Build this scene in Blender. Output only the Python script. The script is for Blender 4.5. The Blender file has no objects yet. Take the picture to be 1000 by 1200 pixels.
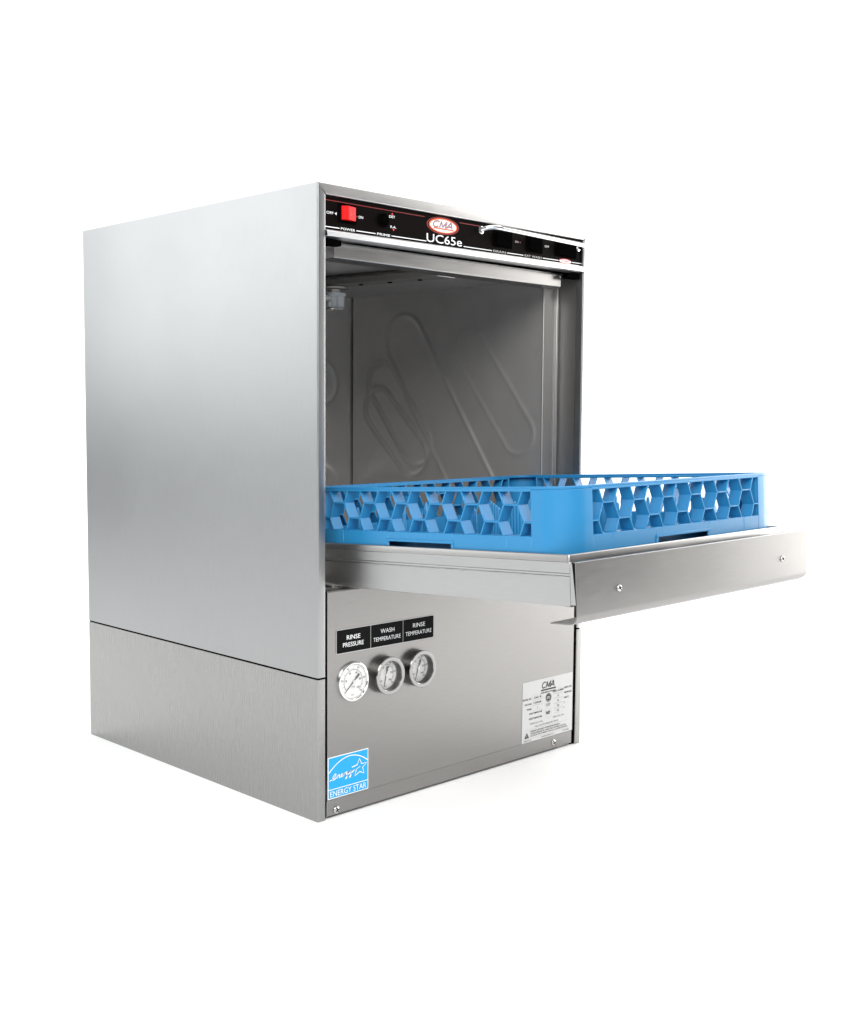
import bpy, bmesh, math, random
from mathutils import Vector, Matrix, Euler

random.seed(7)
SC = bpy.context.scene
COL = SC.collection
PI = math.pi

# ------------------------------------------------------------------ camera
cam_data = bpy.data.cameras.new("camera")
cam = bpy.data.objects.new("camera", cam_data)
COL.objects.link(cam)
cam_data.sensor_fit = 'HORIZONTAL'
cam_data.sensor_width = 36.0
cam_data.lens = 36.0 * 1.38183
cam_data.clip_start = 0.05
cam_data.clip_end = 200
_r = Vector((0.71045225, -0.70370721, 0.00733298))
_u = Vector((0.05266476, 0.06355449, 0.9965878))
_f = Vector((0.70177206, 0.70764185, -0.082213))
cam.matrix_world = Matrix(((_r.x, _u.x, -_f.x, -1.03991544),
                           (_r.y, _u.y, -_f.y, -1.26258582),
                           (_r.z, _u.z, -_f.z, 0.577622496),
                           (0, 0, 0, 1)))
SC.camera = cam

# ------------------------------------------------------------------ world, lamps, exposure
w = bpy.data.worlds.new("World")
SC.world = w
w.use_nodes = True
w.node_tree.nodes["Background"].inputs[0].default_value = (0.93, 0.97, 1.0, 1)
w.node_tree.nodes["Background"].inputs[1].default_value = 0.22
SC.view_settings.view_transform = 'Standard'
SC.view_settings.look = 'None'
SC.view_settings.gamma = 1
SC.view_settings.use_curve_mapping = False
SC.view_settings.exposure = 0.0
SC.cycles.max_bounces = 10
SC.cycles.use_denoising = True


def area_light(name, loc, target, sx, sy, power, color=(1, 1, 1), spread=180):
    d = bpy.data.lights.new(name, 'AREA')
    d.shape = 'RECTANGLE'
    d.size = sx
    d.size_y = sy
    d.energy = power
    d.color = color
    d.spread = math.radians(spread)
    o = bpy.data.objects.new(name, d)
    COL.objects.link(o)
    o.location = loc
    o.rotation_euler = (Vector(target) - Vector(loc)).to_track_quat('-Z', 'Y').to_euler()
    return o


area_light("overhead_softbox", (0.7, -0.4, 3.4), (0.6, 0.0, 0), 3.6, 3.6, 84)
area_light("key_softbox", (-2.3, -2.5, 2.6), (0.3, 0.0, 0.2), 3.2, 2.0, 172, (1.0, 0.995, 0.985))
area_light("right_softbox", (2.40, -0.78, 1.02), (0.45, 0.0, 0.55), 1.3, 2.0, 55, (1.0, 0.985, 0.965))
area_light("left_rear_softbox", (-2.5, 2.75, 1.72), (0.0, 0.3, 0.7), 3.0, 2.3, 58, (0.96, 0.985, 1.0))
area_light("backdrop_lamp", (1.6, 1.6, 3.4), (2.7, 2.7, 0.9), 4.0, 1.0, 80)


# ------------------------------------------------------------------ node helpers
def new_mat(name):
    m = bpy.data.materials.new(name)
    m.use_nodes = True
    nt = m.node_tree
    return m, nt, nt.nodes["Principled BSDF"]


def plain(name, col, rough=0.5, metal=0.0, spec=0.5, noise=0.0, nscale=40):
    m, nt, b = new_mat(name)
    b.inputs["Base Color"].default_value = (*col, 1)
    b.inputs["Roughness"].default_value = rough
    b.inputs["Metallic"].default_value = metal
    b.inputs["Specular IOR Level"].default_value = spec
    tc = nt.nodes.new("ShaderNodeTexCoord")
    n = nt.nodes.new("ShaderNodeTexNoise")
    n.inputs["Scale"].default_value = nscale
    n.inputs["Detail"].default_value = 5
    nt.links.new(tc.outputs["Object"], n.inputs["Vector"])
    mr = nt.nodes.new("ShaderNodeMapRange")
    mr.inputs["To Min"].default_value = max(0.02, rough - 0.06 - noise)
    mr.inputs["To Max"].default_value = rough + 0.06 + noise
    nt.links.new(n.outputs["Fac"], mr.inputs["Value"])
    nt.links.new(mr.outputs["Result"], b.inputs["Roughness"])
    return m


def steel(name, col=(0.58, 0.57, 0.56), rough=0.33, grain=(1, 1, 60), bump=0.02, var=0.05, fine=900, wave=0.0012):
    """brushed stainless: noise stretched along the brushing drives roughness, tint and a fine bump"""
    m, nt, b = new_mat(name)
    b.inputs["Metallic"].default_value = 1.0
    tc = nt.nodes.new("ShaderNodeTexCoord")
    mp = nt.nodes.new("ShaderNodeMapping")
    mp.inputs["Scale"].default_value = grain
    nt.links.new(tc.outputs["Object"], mp.inputs["Vector"])
    n = nt.nodes.new("ShaderNodeTexNoise")
    n.inputs["Scale"].default_value = fine / 60.0
    n.inputs["Detail"].default_value = 6
    n.inputs["Roughness"].default_value = 0.65
    nt.links.new(mp.outputs["Vector"], n.inputs["Vector"])
    n2 = nt.nodes.new("ShaderNodeTexNoise")
    n2.inputs["Scale"].default_value = 5
    n2.inputs["Detail"].default_value = 3
    nt.links.new(tc.outputs["Object"], n2.inputs["Vector"])
    mr = nt.nodes.new("ShaderNodeMapRange")
    mr.inputs["From Min"].default_value = 0.25
    mr.inputs["From Max"].default_value = 0.75
    mr.inputs["To Min"].default_value = rough - var
    mr.inputs["To Max"].default_value = rough + var
    nt.links.new(n.outputs["Fac"], mr.inputs["Value"])
    ad = nt.nodes.new("ShaderNodeMath")
    ad.operation = 'MULTIPLY_ADD'
    ad.inputs[1].default_value = 0.08
    nt.links.new(n2.outputs["Fac"], ad.inputs[0])
    nt.links.new(mr.outputs["Result"], ad.inputs[2])
    sb = nt.nodes.new("ShaderNodeMath")
    sb.operation = 'SUBTRACT'
    sb.inputs[1].default_value = 0.04
    nt.links.new(ad.outputs[0], sb.inputs[0])
    nt.links.new(sb.outputs[0], b.inputs["Roughness"])
    cr = nt.nodes.new("ShaderNodeMapRange")
    cr.data_type = 'FLOAT_VECTOR'
    cr.inputs[7].default_value = (0.25,) * 3
    cr.inputs[8].default_value = (0.75,) * 3
    cr.inputs[9].default_value = tuple(c * 0.95 for c in col)
    cr.inputs[10].default_value = tuple(c * 1.05 for c in col)
    nt.links.new(n.outputs["Fac"], cr.inputs[6])
    nt.links.new(cr.outputs[1], b.inputs["Base Color"])
    bp = nt.nodes.new("ShaderNodeBump")
    bp.inputs["Strength"].default_value = bump
    bp.inputs["Distance"].default_value = 0.002
    nt.links.new(n.outputs["Fac"], bp.inputs["Height"])
    n3 = nt.nodes.new("ShaderNodeTexNoise")
    n3.inputs["Scale"].default_value = 3.2
    n3.inputs["Detail"].default_value = 1.5
    nt.links.new(tc.outputs["Object"], n3.inputs["Vector"])
    bw = nt.nodes.new("ShaderNodeBump")
    bw.inputs["Strength"].default_value = 1.0
    bw.inputs["Distance"].default_value = wave
    nt.links.new(n3.outputs["Fac"], bw.inputs["Height"])
    nt.links.new(bw.outputs["Normal"], bp.inputs["Normal"])
    nt.links.new(bp.outputs["Normal"], b.inputs["Normal"])
    return m


M = {}
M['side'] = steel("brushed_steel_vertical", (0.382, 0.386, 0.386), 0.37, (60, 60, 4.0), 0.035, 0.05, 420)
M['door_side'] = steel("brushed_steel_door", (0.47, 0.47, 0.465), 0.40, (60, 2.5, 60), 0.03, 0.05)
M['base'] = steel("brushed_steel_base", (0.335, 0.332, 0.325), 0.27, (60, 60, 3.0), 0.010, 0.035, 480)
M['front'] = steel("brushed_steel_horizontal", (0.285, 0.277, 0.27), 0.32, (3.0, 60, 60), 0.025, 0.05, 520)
M['handle'] = steel("brushed_steel_handle_dimmed", (0.245, 0.239, 0.232), 0.34, (3.0, 60, 60), 0.025, 0.05, 520)  # front steel again, its colour darkened to hold down the right softbox glare
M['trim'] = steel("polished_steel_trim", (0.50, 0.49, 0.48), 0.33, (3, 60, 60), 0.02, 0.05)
M['bright_trim'] = steel("bright_edge_trim", (0.82, 0.82, 0.82), 0.36, (3, 60, 60), 0.01, 0.04)
M['inner'] = steel("chamber_steel", (0.54, 0.525, 0.51), 0.36, (3, 3, 3), 0.0, 0.03, 300)
M['inner'].node_tree.nodes["Principled BSDF"].inputs["Metallic"].default_value = 0.65
M['dark_steel'] = steel("track_steel", (0.42, 0.41, 0.40), 0.4, (60, 60, 3), 0.02, 0.05)  # one even grey steel for jambs, rim, beam and brackets
M['chrome'] = plain("chrome", (0.80, 0.80, 0.80), 0.10, 1.0)
M['gauge_body'] = plain("gauge_case", (0.15, 0.147, 0.143), 0.3, 1.0)
M['gauge_ring'] = plain("gauge_ring", (0.31, 0.305, 0.30), 0.16, 1.0)
M['screw'] = plain("screw_steel", (0.55, 0.54, 0.53), 0.22, 1.0)
M['black_panel'] = plain("black_overlay", (0.004, 0.0028, 0.0026), 0.5, 0, 0.015)
M['black'] = plain("black_plastic", (0.002, 0.002, 0.002), 0.7, 0, 0.0)
M['label_black'] = plain("black_label", (0.008, 0.008, 0.008), 0.5, 0, 0.02)
M['white_ink'] = plain("white_ink", (0.82, 0.84, 0.86), 0.5)
M['grey_ink'] = plain("grey_ink", (0.50, 0.50, 0.50), 0.5)
M['silver_ink'] = plain("silver_ink", (0.55, 0.50, 0.55), 0.5)
M['red_ink'] = plain("red_ink", (0.70, 0.02, 0.01), 0.45)
M['dark_red_ink'] = plain("dark_red_ink", (0.22, 0.006, 0.008), 0.45)
M['maroon_ink'] = plain("maroon_ink", (0.20, 0.01, 0.04), 0.5)
M['orange_ink'] = plain("orange_ink", (0.85, 0.10, 0.015), 0.5)
M['red_plastic'] = plain("red_rocker", (0.66, 0.004, 0.003), 0.4, 0, 0.12)
M['black_ink'] = plain("black_ink", (0.02, 0.02, 0.02), 0.55)
M['label_white'] = plain("white_label", (0.60, 0.60, 0.595), 0.42)
M['dial_white'] = plain("dial_face", (0.74, 0.74, 0.72), 0.5)
M['sticker_blue'] = plain("cyan_sticker", (0.0, 0.35, 0.74), 0.4)
M['sticker_white'] = plain("sticker_white", (0.86, 0.87, 0.87), 0.45)
M['rack_blue'] = plain("blue_polypropylene", (0.020, 0.215, 0.455), 0.36, 0, 0.5, 0.04, 60)
M['grey_plastic'] = plain("grey_nylon", (0.55, 0.57, 0.58), 0.45)
M['paper_white'] = plain("studio_white", (0.95, 0.95, 0.95), 0.8, 0, 0.2)
gm, gnt, gb = new_mat("gauge_glass")
gb.inputs["Base Color"].default_value = (1, 1, 1, 1)
gb.inputs["Roughness"].default_value = 0.02
gb.inputs["Alpha"].default_value = 0.07
gb.inputs["IOR"].default_value = 1.5
M['glass'] = gm


# ------------------------------------------------------------------ mesh helpers
_font_cache = {}


def glyph_mesh(text, fat=0.0, shear=0.0):
    key = (text, fat, shear)
    if key in _font_cache:
        return _font_cache[key]
    cu = bpy.data.curves.new("tmp_text", 'FONT')
    cu.body = text
    cu.size = 1.0
    cu.offset = fat
    cu.shear = shear
    cu.align_x = 'CENTER'
    cu.align_y = 'CENTER'
    cu.resolution_u = 3
    o = bpy.data.objects.new("tmp_text", cu)
    COL.objects.link(o)
    bpy.context.view_layer.update()
    dg = bpy.context.evaluated_depsgraph_get()
    me = o.evaluated_get(dg).to_mesh()
    vs = [v.co.copy() for v in me.vertices]
    fs = [tuple(p.vertices) for p in me.polygons]
    o.evaluated_get(dg).to_mesh_clear()
    bpy.data.objects.remove(o)
    bpy.data.curves.remove(cu)
    if vs:
        x0 = min(v.x for v in vs); x1 = max(v.x for v in vs)
        y0 = min(v.y for v in vs); y1 = max(v.y for v in vs)
    else:
        x0 = x1 = y0 = y1 = 0
    _font_cache[key] = (vs, fs, x0, x1, y0, y1)
    return _font_cache[key]


class MB:
    def __init__(self):
        self.bm = bmesh.new()
        self.mats = []

    def mi(self, mat):
        if mat not in self.mats:
            self.mats.append(mat)
        return self.mats.index(mat)

    def face(self, vs, mat):
        try:
            f = self.bm.faces.new(vs)
            f.material_index = self.mi(mat)
            return f
        except ValueError:
            return None

    def box(self, x0, x1, y0, y1, z0, z1, mat):
        v = [self.bm.verts.new(p) for p in
             ((x0, y0, z0), (x1, y0, z0), (x1, y1, z0), (x0, y1, z0),
              (x0, y0, z1), (x1, y0, z1), (x1, y1, z1), (x0, y1, z1))]
        for q in ((3, 2, 1, 0), (4, 5, 6, 7), (0, 1, 5, 4), (1, 2, 6, 5), (2, 3, 7, 6), (3, 0, 4, 7)):
            self.face([v[i] for i in q], mat)

    def extrude(self, poly, fa, fb, mat):
        """poly: list of 2-D points; fa/fb map a point to its 3-D start / end"""
        a = [self.bm.verts.new(fa(p)) for p in poly]
        b = [self.bm.verts.new(fb(p)) for p in poly]
        n = len(poly)
        self.face(list(reversed(a)), mat)
        self.face(b, mat)
        for i in range(n):
            self.face([a[i], a[(i + 1) % n], b[(i + 1) % n], b[i]], mat)

    def lathe(self, prof, centre, axis, mat, n=48, mats=None):
        """prof: list of (radius, along-axis); axis unit vector"""
        ax = Vector(axis).normalized()
        s = ax.orthogonal().normalized()
        t = ax.cross(s)
        c = Vector(centre)
        rings = []
        for (r, h) in prof:
            if r < 1e-7:
                rings.append([self.bm.verts.new(c + ax * h)])
            else:
                rings.append([self.bm.verts.new(c + ax * h + (s * math.cos(2 * PI * k / n) + t * math.sin(2 * PI * k / n)) * r)
                              for k in range(n)])
        for i in range(len(rings) - 1):
            a, b = rings[i], rings[i + 1]
            mm = mats[i] if mats else mat
            for k in range(n):
                k2 = (k + 1) % n
                if len(a) == 1 and len(b) > 1:
                    self.face([a[0], b[k], b[k2]], mm)
                elif len(b) == 1 and len(a) > 1:
                    self.face([a[k], b[0], a[k2]], mm)
                elif len(a) > 1:
                    self.face([a[k], b[k], b[k2], a[k2]], mm)

    def tube(self, pts, r, mat, n=14):
        pts = [Vector(p) for p in pts]
        rings = []
        prev = None
        for i, p in enumerate(pts):
            d = (pts[min(i + 1, len(pts) - 1)] - pts[max(i - 1, 0)]).normalized()
            if prev is None:
                s = d.orthogonal().normalized()
            else:
                s = (prev - d * prev.dot(d)).normalized()
            prev = s
            t = d.cross(s)
            rr = r[i] if isinstance(r, (list, tuple)) else r
            rings.append([self.bm.verts.new(p + (s * math.cos(2 * PI * k / n) + t * math.sin(2 * PI * k / n)) * rr) for k in range(n)])
        for a, b in zip(rings, rings[1:]):
            for k in range(n):
                self.face([a[k], a[(k + 1) % n], b[(k + 1) % n], b[k]], mat)
        self.face(list(reversed(rings[0])), mat)
        self.face(rings[-1], mat)

    # flat artwork on a plane y = const, facing -y (x right, z up)
    def poly_xz(self, pts, y, mat):
        return self.face([self.bm.verts.new((x, y, z)) for x, z in pts], mat)

    def rect_xz(self, x0, x1, z0, z1, y, mat):
        self.poly_xz([(x0, z0), (x1, z0), (x1, z1), (x0, z1)], y, mat)

    def ellipse_xz(self, cx, cz, rx, rz, y, mat, n=48):
        self.poly_xz([(cx + rx * math.cos(2 * PI * k / n), cz + rz * math.sin(2 * PI * k / n)) for k in range(n)], y, mat)

    def ribbon_xz(self, pts, wd, y, mat, closed=False):
        n = len(pts)
        L, R = [], []
        for i in range(n):
            if closed:
                a, b = pts[(i - 1) % n], pts[(i + 1) % n]
            else:
                a, b = pts[max(i - 1, 0)], pts[min(i + 1, n - 1)]
            dx, dz = b[0] - a[0], b[1] - a[1]
            l = math.hypot(dx, dz) or 1
            nx, nz = -dz / l * wd / 2, dx / l * wd / 2
            L.append(self.bm.verts.new((pts[i][0] + nx, y, pts[i][1] + nz)))
            R.append(self.bm.verts.new((pts[i][0] - nx, y, pts[i][1] - nz)))
        for i in range(n if closed else n - 1):
            j = (i + 1) % n
            self.face([R[i], R[j], L[j], L[i]], mat)

    def text_xz(self, s, cx, cz, height, y, mat, width=None, fat=0.0, shear=0.0, rot=0.0, align='C'):
        vs, fs, x0, x1, y0, y1 = glyph_mesh(s, fat, shear)
        if not vs:
            return
        k = height / (y1 - y0)
        kx = k if width is None else width / (x1 - x0)
        mx, my = (x0 + x1) / 2, (y0 + y1) / 2
        if align == 'L':
            mx = x0
        elif align == 'R':
            mx = x1
        cr, sr = math.cos(rot), math.sin(rot)
        nv = []
        for v in vs:
            a, b = (v.x - mx) * kx, (v.y - my) * k
            nv.append(self.bm.verts.new((cx + a * cr - b * sr, y, cz + a * sr + b * cr)))
        for f in fs:
            self.face([nv[i] for i in f], mat)

    def logo_xz(self, cx, cz, wd, ht, y, mat, lw):
        """the three interlocking slanted capitals C M A drawn as strokes"""
        def P(u, v):
            return (cx + (u - 0.5 + 0.10 * (v - 0.5)) * wd, cz + (v - 0.5) * ht)
        c = [P(0.17 + 0.155 * math.cos(t), 0.5 + 0.46 * math.sin(t)) for t in [math.radians(45 + 270 * k / 20) for k in range(21)]]
        self.ribbon_xz(c, lw, y, mat)
        for a, b in (((0.36, 0.0), (0.36, 1.0)), ((0.36, 0.98), (0.50, 0.10)), ((0.50, 0.10), (0.64, 0.98)), ((0.64, 1.0), (0.64, 0.0)),
                     ((0.70, 0.0), (0.84, 1.0)), ((0.84, 1.0), (0.99, 0.0)), ((0.75, 0.30), (0.94, 0.30))):
            self.ribbon_xz([P(*a), P(*b)], lw, y, mat)
            y -= 0.00003

    def build(self, name, parent=None, bevel=0.0, segs=2, smooth=False, loc=None, rot=None, recalc=True, angle=30):
        if recalc:
            bmesh.ops.recalc_face_normals(self.bm, faces=self.bm.faces)
        me = bpy.data.meshes.new(name)
        self.bm.to_mesh(me)
        self.bm.free()
        for m in self.mats:
            me.materials.append(M[m])
        o = bpy.data.objects.new(name, me)
        COL.objects.link(o)
        if parent is not None:
            o.parent = parent
            if parent.get('root'):
                o.matrix_parent_inverse = Matrix.Translation(-Vector(parent.location)) if not parent.get('local') else Matrix()
        if loc:
            o.location = loc
        if rot:
            o.rotation_euler = rot
        if bevel:
            b = o.modifiers.new("bevel", 'BEVEL')
            b.width = bevel
            b.segments = segs
            b.limit_method = 'ANGLE'
            b.angle_limit = math.radians(40)
        if smooth or bevel:
            for p in me.polygons:
                p.use_smooth = True
            me.set_sharp_from_angle(angle=math.radians(angle))
        return o


def fillet(path, r, n=5):
    """round the inner corners of an open 2-D path"""
    out = [path[0]]
    for i in range(1, len(path) - 1):
        p0, p1, p2 = Vector(path[i - 1]), Vector(path[i]), Vector(path[i + 1])
        rr = r[i] if isinstance(r, (list, tuple)) else r
        if rr <= 0:
            out.append(tuple(p1))
            continue
        a = (p0 - p1).normalized(); b = (p2 - p1).normalized()
        ang = a.angle(b)
        d = rr / math.tan(ang / 2)
        s, e = p1 + a * d, p1 + b * d
        c = p1 + (a + b).normalized() * (rr / math.sin(ang / 2))
        a0 = math.atan2(s.y - c.y, s.x - c.x); a1 = math.atan2(e.y - c.y, e.x - c.x)
        da = (a1 - a0 + PI) % (2 * PI) - PI
        for k in range(n + 1):
            t = a0 + da * k / n
            out.append((c.x + rr * math.cos(t), c.y + rr * math.sin(t)))
    out.append(path[-1])
    return out


def sheet(path, th, side=1):
    """thicken an open 2-D path to one side -> closed polygon"""
    n = len(path)
    off = []
    for i in range(n):
        p = Vector(path[i])
        ds = []
        if i > 0:
            ds.append((p - Vector(path[i - 1])).normalized())
        if i < n - 1:
            ds.append((Vector(path[i + 1]) - p).normalized())
        nr = Vector((0, 0))
        for d in ds:
            nr += Vector((-d.y, d.x))
        nr.normalize()
        c = nr.dot(Vector((-ds[0].y, ds[0].x)))
        q = p + nr * (th / max(c, 0.3)) * side
        off.append((q.x, q.y))
    return list(path) + off[::-1]


def thing(name, label, cat, loc, rot=(0, 0, 0), local=False):
    o = bpy.data.objects.new(name, None)
    COL.objects.link(o)
    o.location = loc
    o.rotation_euler = rot
    o['label'] = label
    o['category'] = cat
    o['root'] = 1
    if local:
        o['local'] = 1
    o.empty_display_size = 0.1
    return o


# ================================================================== STUDIO SWEEP
# floor that curves up into a backdrop, square to the direction the camera looks
FW = Vector((0.7041, 0.7101, 0)).normalized()
RT = Vector((FW.y, -FW.x, 0))
CEN = Vector((0.3, 0.3, 0))


def sweep(name, prof, half):
    mb = MB()
    n = 24
    rows = []
    for (s, z) in prof:
        rows.append([mb.bm.verts.new(CEN + FW * s + RT * (half * (2 * k / n - 1)) + Vector((0, 0, z))) for k in range(n + 1)])
    for a, b in zip(rows, rows[1:]):
        for k in range(n):
            mb.face([a[k], a[k + 1], b[k + 1], b[k]], 'paper_white')
    o = mb.build(name, smooth=True, recalc=False)
    o['kind'] = 'structure'
    return o


sweep('floor', [(-5.0, 0), (-2.5, 0), (0, 0), (2.4, 0)], 3.8)
R_SW = 1.0
sweep('backdrop', [(2.4 + R_SW * math.sin(t), R_SW * (1 - math.cos(t))) for t in [PI / 2 * k / 16 for k in range(17)]]
      + [(2.4 + R_SW, 4.6)], 3.8)

# ================================================================== DISHWASHER
W, D, H = 0.600, 0.6426, 0.8925
ZS = 0.2062
TH = 0.0014
FL = 0.0145          # width of the front flange
dw = thing('dishwasher', 'stainless steel undercounter dishwasher with its front door folded down open', 'dishwasher', (0.3, 0.32, 0))


def side_profile(mirror):
    # sheet runs from the back to the front corner, turns into the front flange and back in again
    path = fillet([(0, D - 0.002), (0, 0), (FL, 0), (FL, 0.014)], 0.0022, 5)
    pl = sheet(path, TH, 1)
    if mirror:
        pl = [(W - x, y) for x, y in pl]
    return pl


def side_panel(mirror, name, z0, z1, mat, mitre=False):
    mb = MB()
    k = (H - 0.8765) / FL

    def top(p):
        x = W - p[0] if mirror else p[0]
        z = z1 - (max(0.0, x) * k + 0.0004 if mitre and p[1] < 0.0139 and x > 0.0016 else 0)
        return (p[0], p[1], z)
    mb.extrude(side_profile(mirror), lambda p: (p[0], p[1], z0), top, mat)
    return mb.build(name, dw, smooth=True, angle=50)


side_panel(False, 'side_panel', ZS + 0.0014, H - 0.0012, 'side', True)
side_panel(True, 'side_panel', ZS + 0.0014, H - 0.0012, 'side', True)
side_panel(False, 'base_side_panel', 0.0, ZS - 0.0014, 'base')
side_panel(True, 'base_side_panel', 0.0, ZS - 0.0014, 'base')

# black slab behind the side seam, standing in for shade in the gap
mb = MB()
mb.box(0.003, W - 0.003, 0.004, D - 0.004, ZS - 0.004, ZS + 0.004, 'black')
mb.build('seam_gap_shade', dw)

# top panel folding down into the front flange (mitred at both ends)
mb = MB()
path = fillet([(D - 0.002, H), (0, H), (0, 0.8765), (0.016, 0.8765)], 0.0022, 5)
pl = sheet(path, TH, 1)
k = FL / (H - 0.8765)


def tl(p):
    return 0.0 if p[0] > 0.0165 or p[1] > H - 0.0017 else max(0.0, (H - p[1]) * k + 0.0004)


mb.extrude(pl, lambda p: (0.0004 + tl(p), p[0], p[1]), lambda p: (W - 0.0004 - tl(p), p[0], p[1]), 'trim')
mb.build('top_panel', dw, smooth=True, angle=50)
mb = MB()
mb.box(0.002, W - 0.002, D - 0.0018, D, 0.0, H - 0.001, 'side')
mb.build('back_panel', dw)

# ---- lower front: service panel with a kicked-back base strip
mb = MB()
path = [(0.0025, 0.0040), (0.0012, 0.0255), (0.0012, 0.0275), (0.0000, 0.0290), (0.0000, 0.3275), (0.0120, 0.3310)]
path = [(0.0015, 0.0040), (0.0015, 0.0262), (0.0, 0.0275), (0.0, 0.3270), (0.0018, 0.3288), (0.014, 0.3290)]
pl = sheet(path, 0.0013, -1)
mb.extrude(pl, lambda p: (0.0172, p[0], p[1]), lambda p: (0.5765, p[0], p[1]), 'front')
fp = mb.build('service_panel', dw, smooth=True, angle=12)
for a, b in ((0.0140, 0.0172), (0.5765, 0.5862)):
    mb = MB()
    mb.box(a, b, 0.0050, 0.0062, 0.0, 0.327, 'black')  # black strip in place of the shade between flange and panel
    mb.build('panel_gap_shade', dw)
# small foot tab at the right of the base strip
mb = MB()
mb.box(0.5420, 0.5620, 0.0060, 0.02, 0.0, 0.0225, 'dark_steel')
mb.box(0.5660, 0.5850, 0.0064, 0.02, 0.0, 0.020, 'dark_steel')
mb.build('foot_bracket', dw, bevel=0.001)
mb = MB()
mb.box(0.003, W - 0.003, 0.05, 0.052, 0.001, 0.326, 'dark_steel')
mb.build('inner_bulkhead', dw)


def screw(x, z, y, r, parent):
    mb = MB()
    mb.lathe([(r, 0.0), (r, -0.0006), (r * 0.86, -r * 0.38), (r * 0.5, -r * 0.55), (0, -r * 0.6)][::1], (x, y, z), (0, 1, 0), 'screw', 28)
    q = r * 0.62
    for a in (0.35, 0.35 + PI / 2):
        dx, dz = math.cos(a), math.sin(a)
        nx, nz = -dz * r * 0.11, dx * r * 0.11
        yy = y - r * 0.62
        mb.poly_xz([(x - dx * q + nx, z - dz * q + nz), (x - dx * q - nx, z - dz * q - nz),
                    (x + dx * q - nx, z + dz * q - nz), (x + dx * q + nx, z + dz * q + nz)], yy, 'black')
    return mb.build('screw', parent, smooth=True, angle=60)


screw(0.0353, 0.0105, 0.0015, 0.0056, dw)
screw(0.5268, 0.0140, 0.0015, 0.0056, dw)

# ---- control panel (very slightly out of level, as in the machine)
CP = 0.0045            # y of the black overlay


def lz(x):            # height of the white rule
    return 0.8343 + 0.0045 * x


mb = MB()
mb.box(0.0150, 0.5920 - 0.0045, CP + 0.0006, 0.0250, 0.8225, 0.8764, 'trim')
cp = mb.build('control_panel', dw)
mb = MB()
mb.poly_xz([(0.0155, lz(0.0155) - 0.0032), (0.5870, lz(0.587) - 0.0032), (0.5870, 0.8763), (0.0155, 0.8763)], CP, 'black_panel')
mb.build('overlay', cp, recalc=False)
# bright rolled lower edge
mb = MB()
path = fillet([(0.0240, 0.0), (-0.0040, 0.0), (-0.0018, 0.0085), (0.0050, 0.0098)], [0, 0.0012, 0.002, 0], 5)
pl = sheet(path, 0.001, -1)
mb.extrude(pl, lambda p: (0.0150, p[0], 0.8205 + p[1]), lambda p: (0.5875, p[0], 0.8228 + p[1]), 'bright_trim')
mb.build('edge_trim', cp, smooth=True, angle=50)

# lettering of the panel
YI = CP - 0.0003
mb = MB()
# thin red rule near the top, broken by the badge
for a, b in ((0.0165, 0.2080), (0.2830, 0.5860)):
    mb.poly_xz([(a, 0.8700), (b, 0.8700), (b, 0.8709), (a, 0.8709)], YI, 'dark_red_ink')
segs = [(0.0165, 0.0425), (0.0735, 0.1100), (0.1410, 0.2120), (0.2925, 0.3575), (0.3930, 0.4330), (0.4820, 0.5230), (0.5590, 0.5868)]
for a, b in segs:
    mb.poly_xz([(a, lz(a) - 0.0006), (b, lz(b) - 0.0006), (b, lz(b) + 0.0006), (a, lz(a) + 0.0006)], YI, 'white_ink')
mb.text_xz("POWER", 0.0580, lz(0.058), 0.0034, YI, 'white_ink', 0.0265, 0.01)
mb.text_xz("PRIME", 0.1256, lz(0.1256), 0.0034, YI, 'white_ink', 0.0255, 0.01)
mb.text_xz("DRAIN", 0.3752, lz(0.375), 0.0034, YI, 'grey_ink', 0.0290)
mb.text_xz("EXT WASH", 0.4575, lz(0.4575), 0.0034, YI, 'grey_ink', 0.0420)
mb.text_xz("OFF", 0.0250, 0.8537, 0.0036, YI, 'white_ink', 0.0125, 0.01)
mb.poly_xz([(0.0335, 0.8537), (0.0372, 0.8517), (0.0372, 0.8557)], YI, 'white_ink')
mb.poly_xz([(0.0722, 0.8520), (0.0757, 0.8543), (0.0722, 0.8566)], YI, 'red_ink')
mb.text_xz("ON", 0.0818, 0.8541, 0.0036, YI, 'white_ink', 0.0085, 0.01)
mb.text_xz("DET", 0.1420, 0.8622, 0.0034, YI, 'white_ink', 0.0115, 0.01)
mb.poly_xz([(0.1402, 0.8650), (0.1442, 0.8650), (0.1422, 0.8682)], YI, 'red_ink')
mb.text_xz("R.A.", 0.1445, 0.8478, 0.0034, YI, 'white_ink', 0.0115, 0.01)
mb.poly_xz([(0.1430, 0.8450), (0.1472, 0.8450), (0.1451, 0.8420)], YI, 'red_ink')
mb.text_xz("ON", 0.4160, 0.8558, 0.0032, YI, 'grey_ink', 0.0080)
mb.poly_xz([(0.4235, 0.8540), (0.4265, 0.8557), (0.4235, 0.8574)], YI, 'dark_red_ink')
mb.text_xz("OFF", 0.4920, 0.8562, 0.0034, YI, 'white_ink', 0.0115)
mb.text_xz("UC65e", 0.2505, 0.8410, 0.0125, YI, 'white_ink', 0.0760, 0.002)
# start button pill
cx = 0.5410
mb.ellipse_xz(cx, lz(cx), 0.0170, 0.0040, YI, 'red_ink')
mb.ellipse_xz(cx, lz(cx) - 0.0002, 0.0155, 0.0031, YI - 0.0002, 'white_ink')
mb.text_xz("START", cx, lz(cx), 0.0038, YI - 0.0004, 'red_ink', 0.0220, 0.02)
mb.build('lettering', cp, recalc=False)

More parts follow.
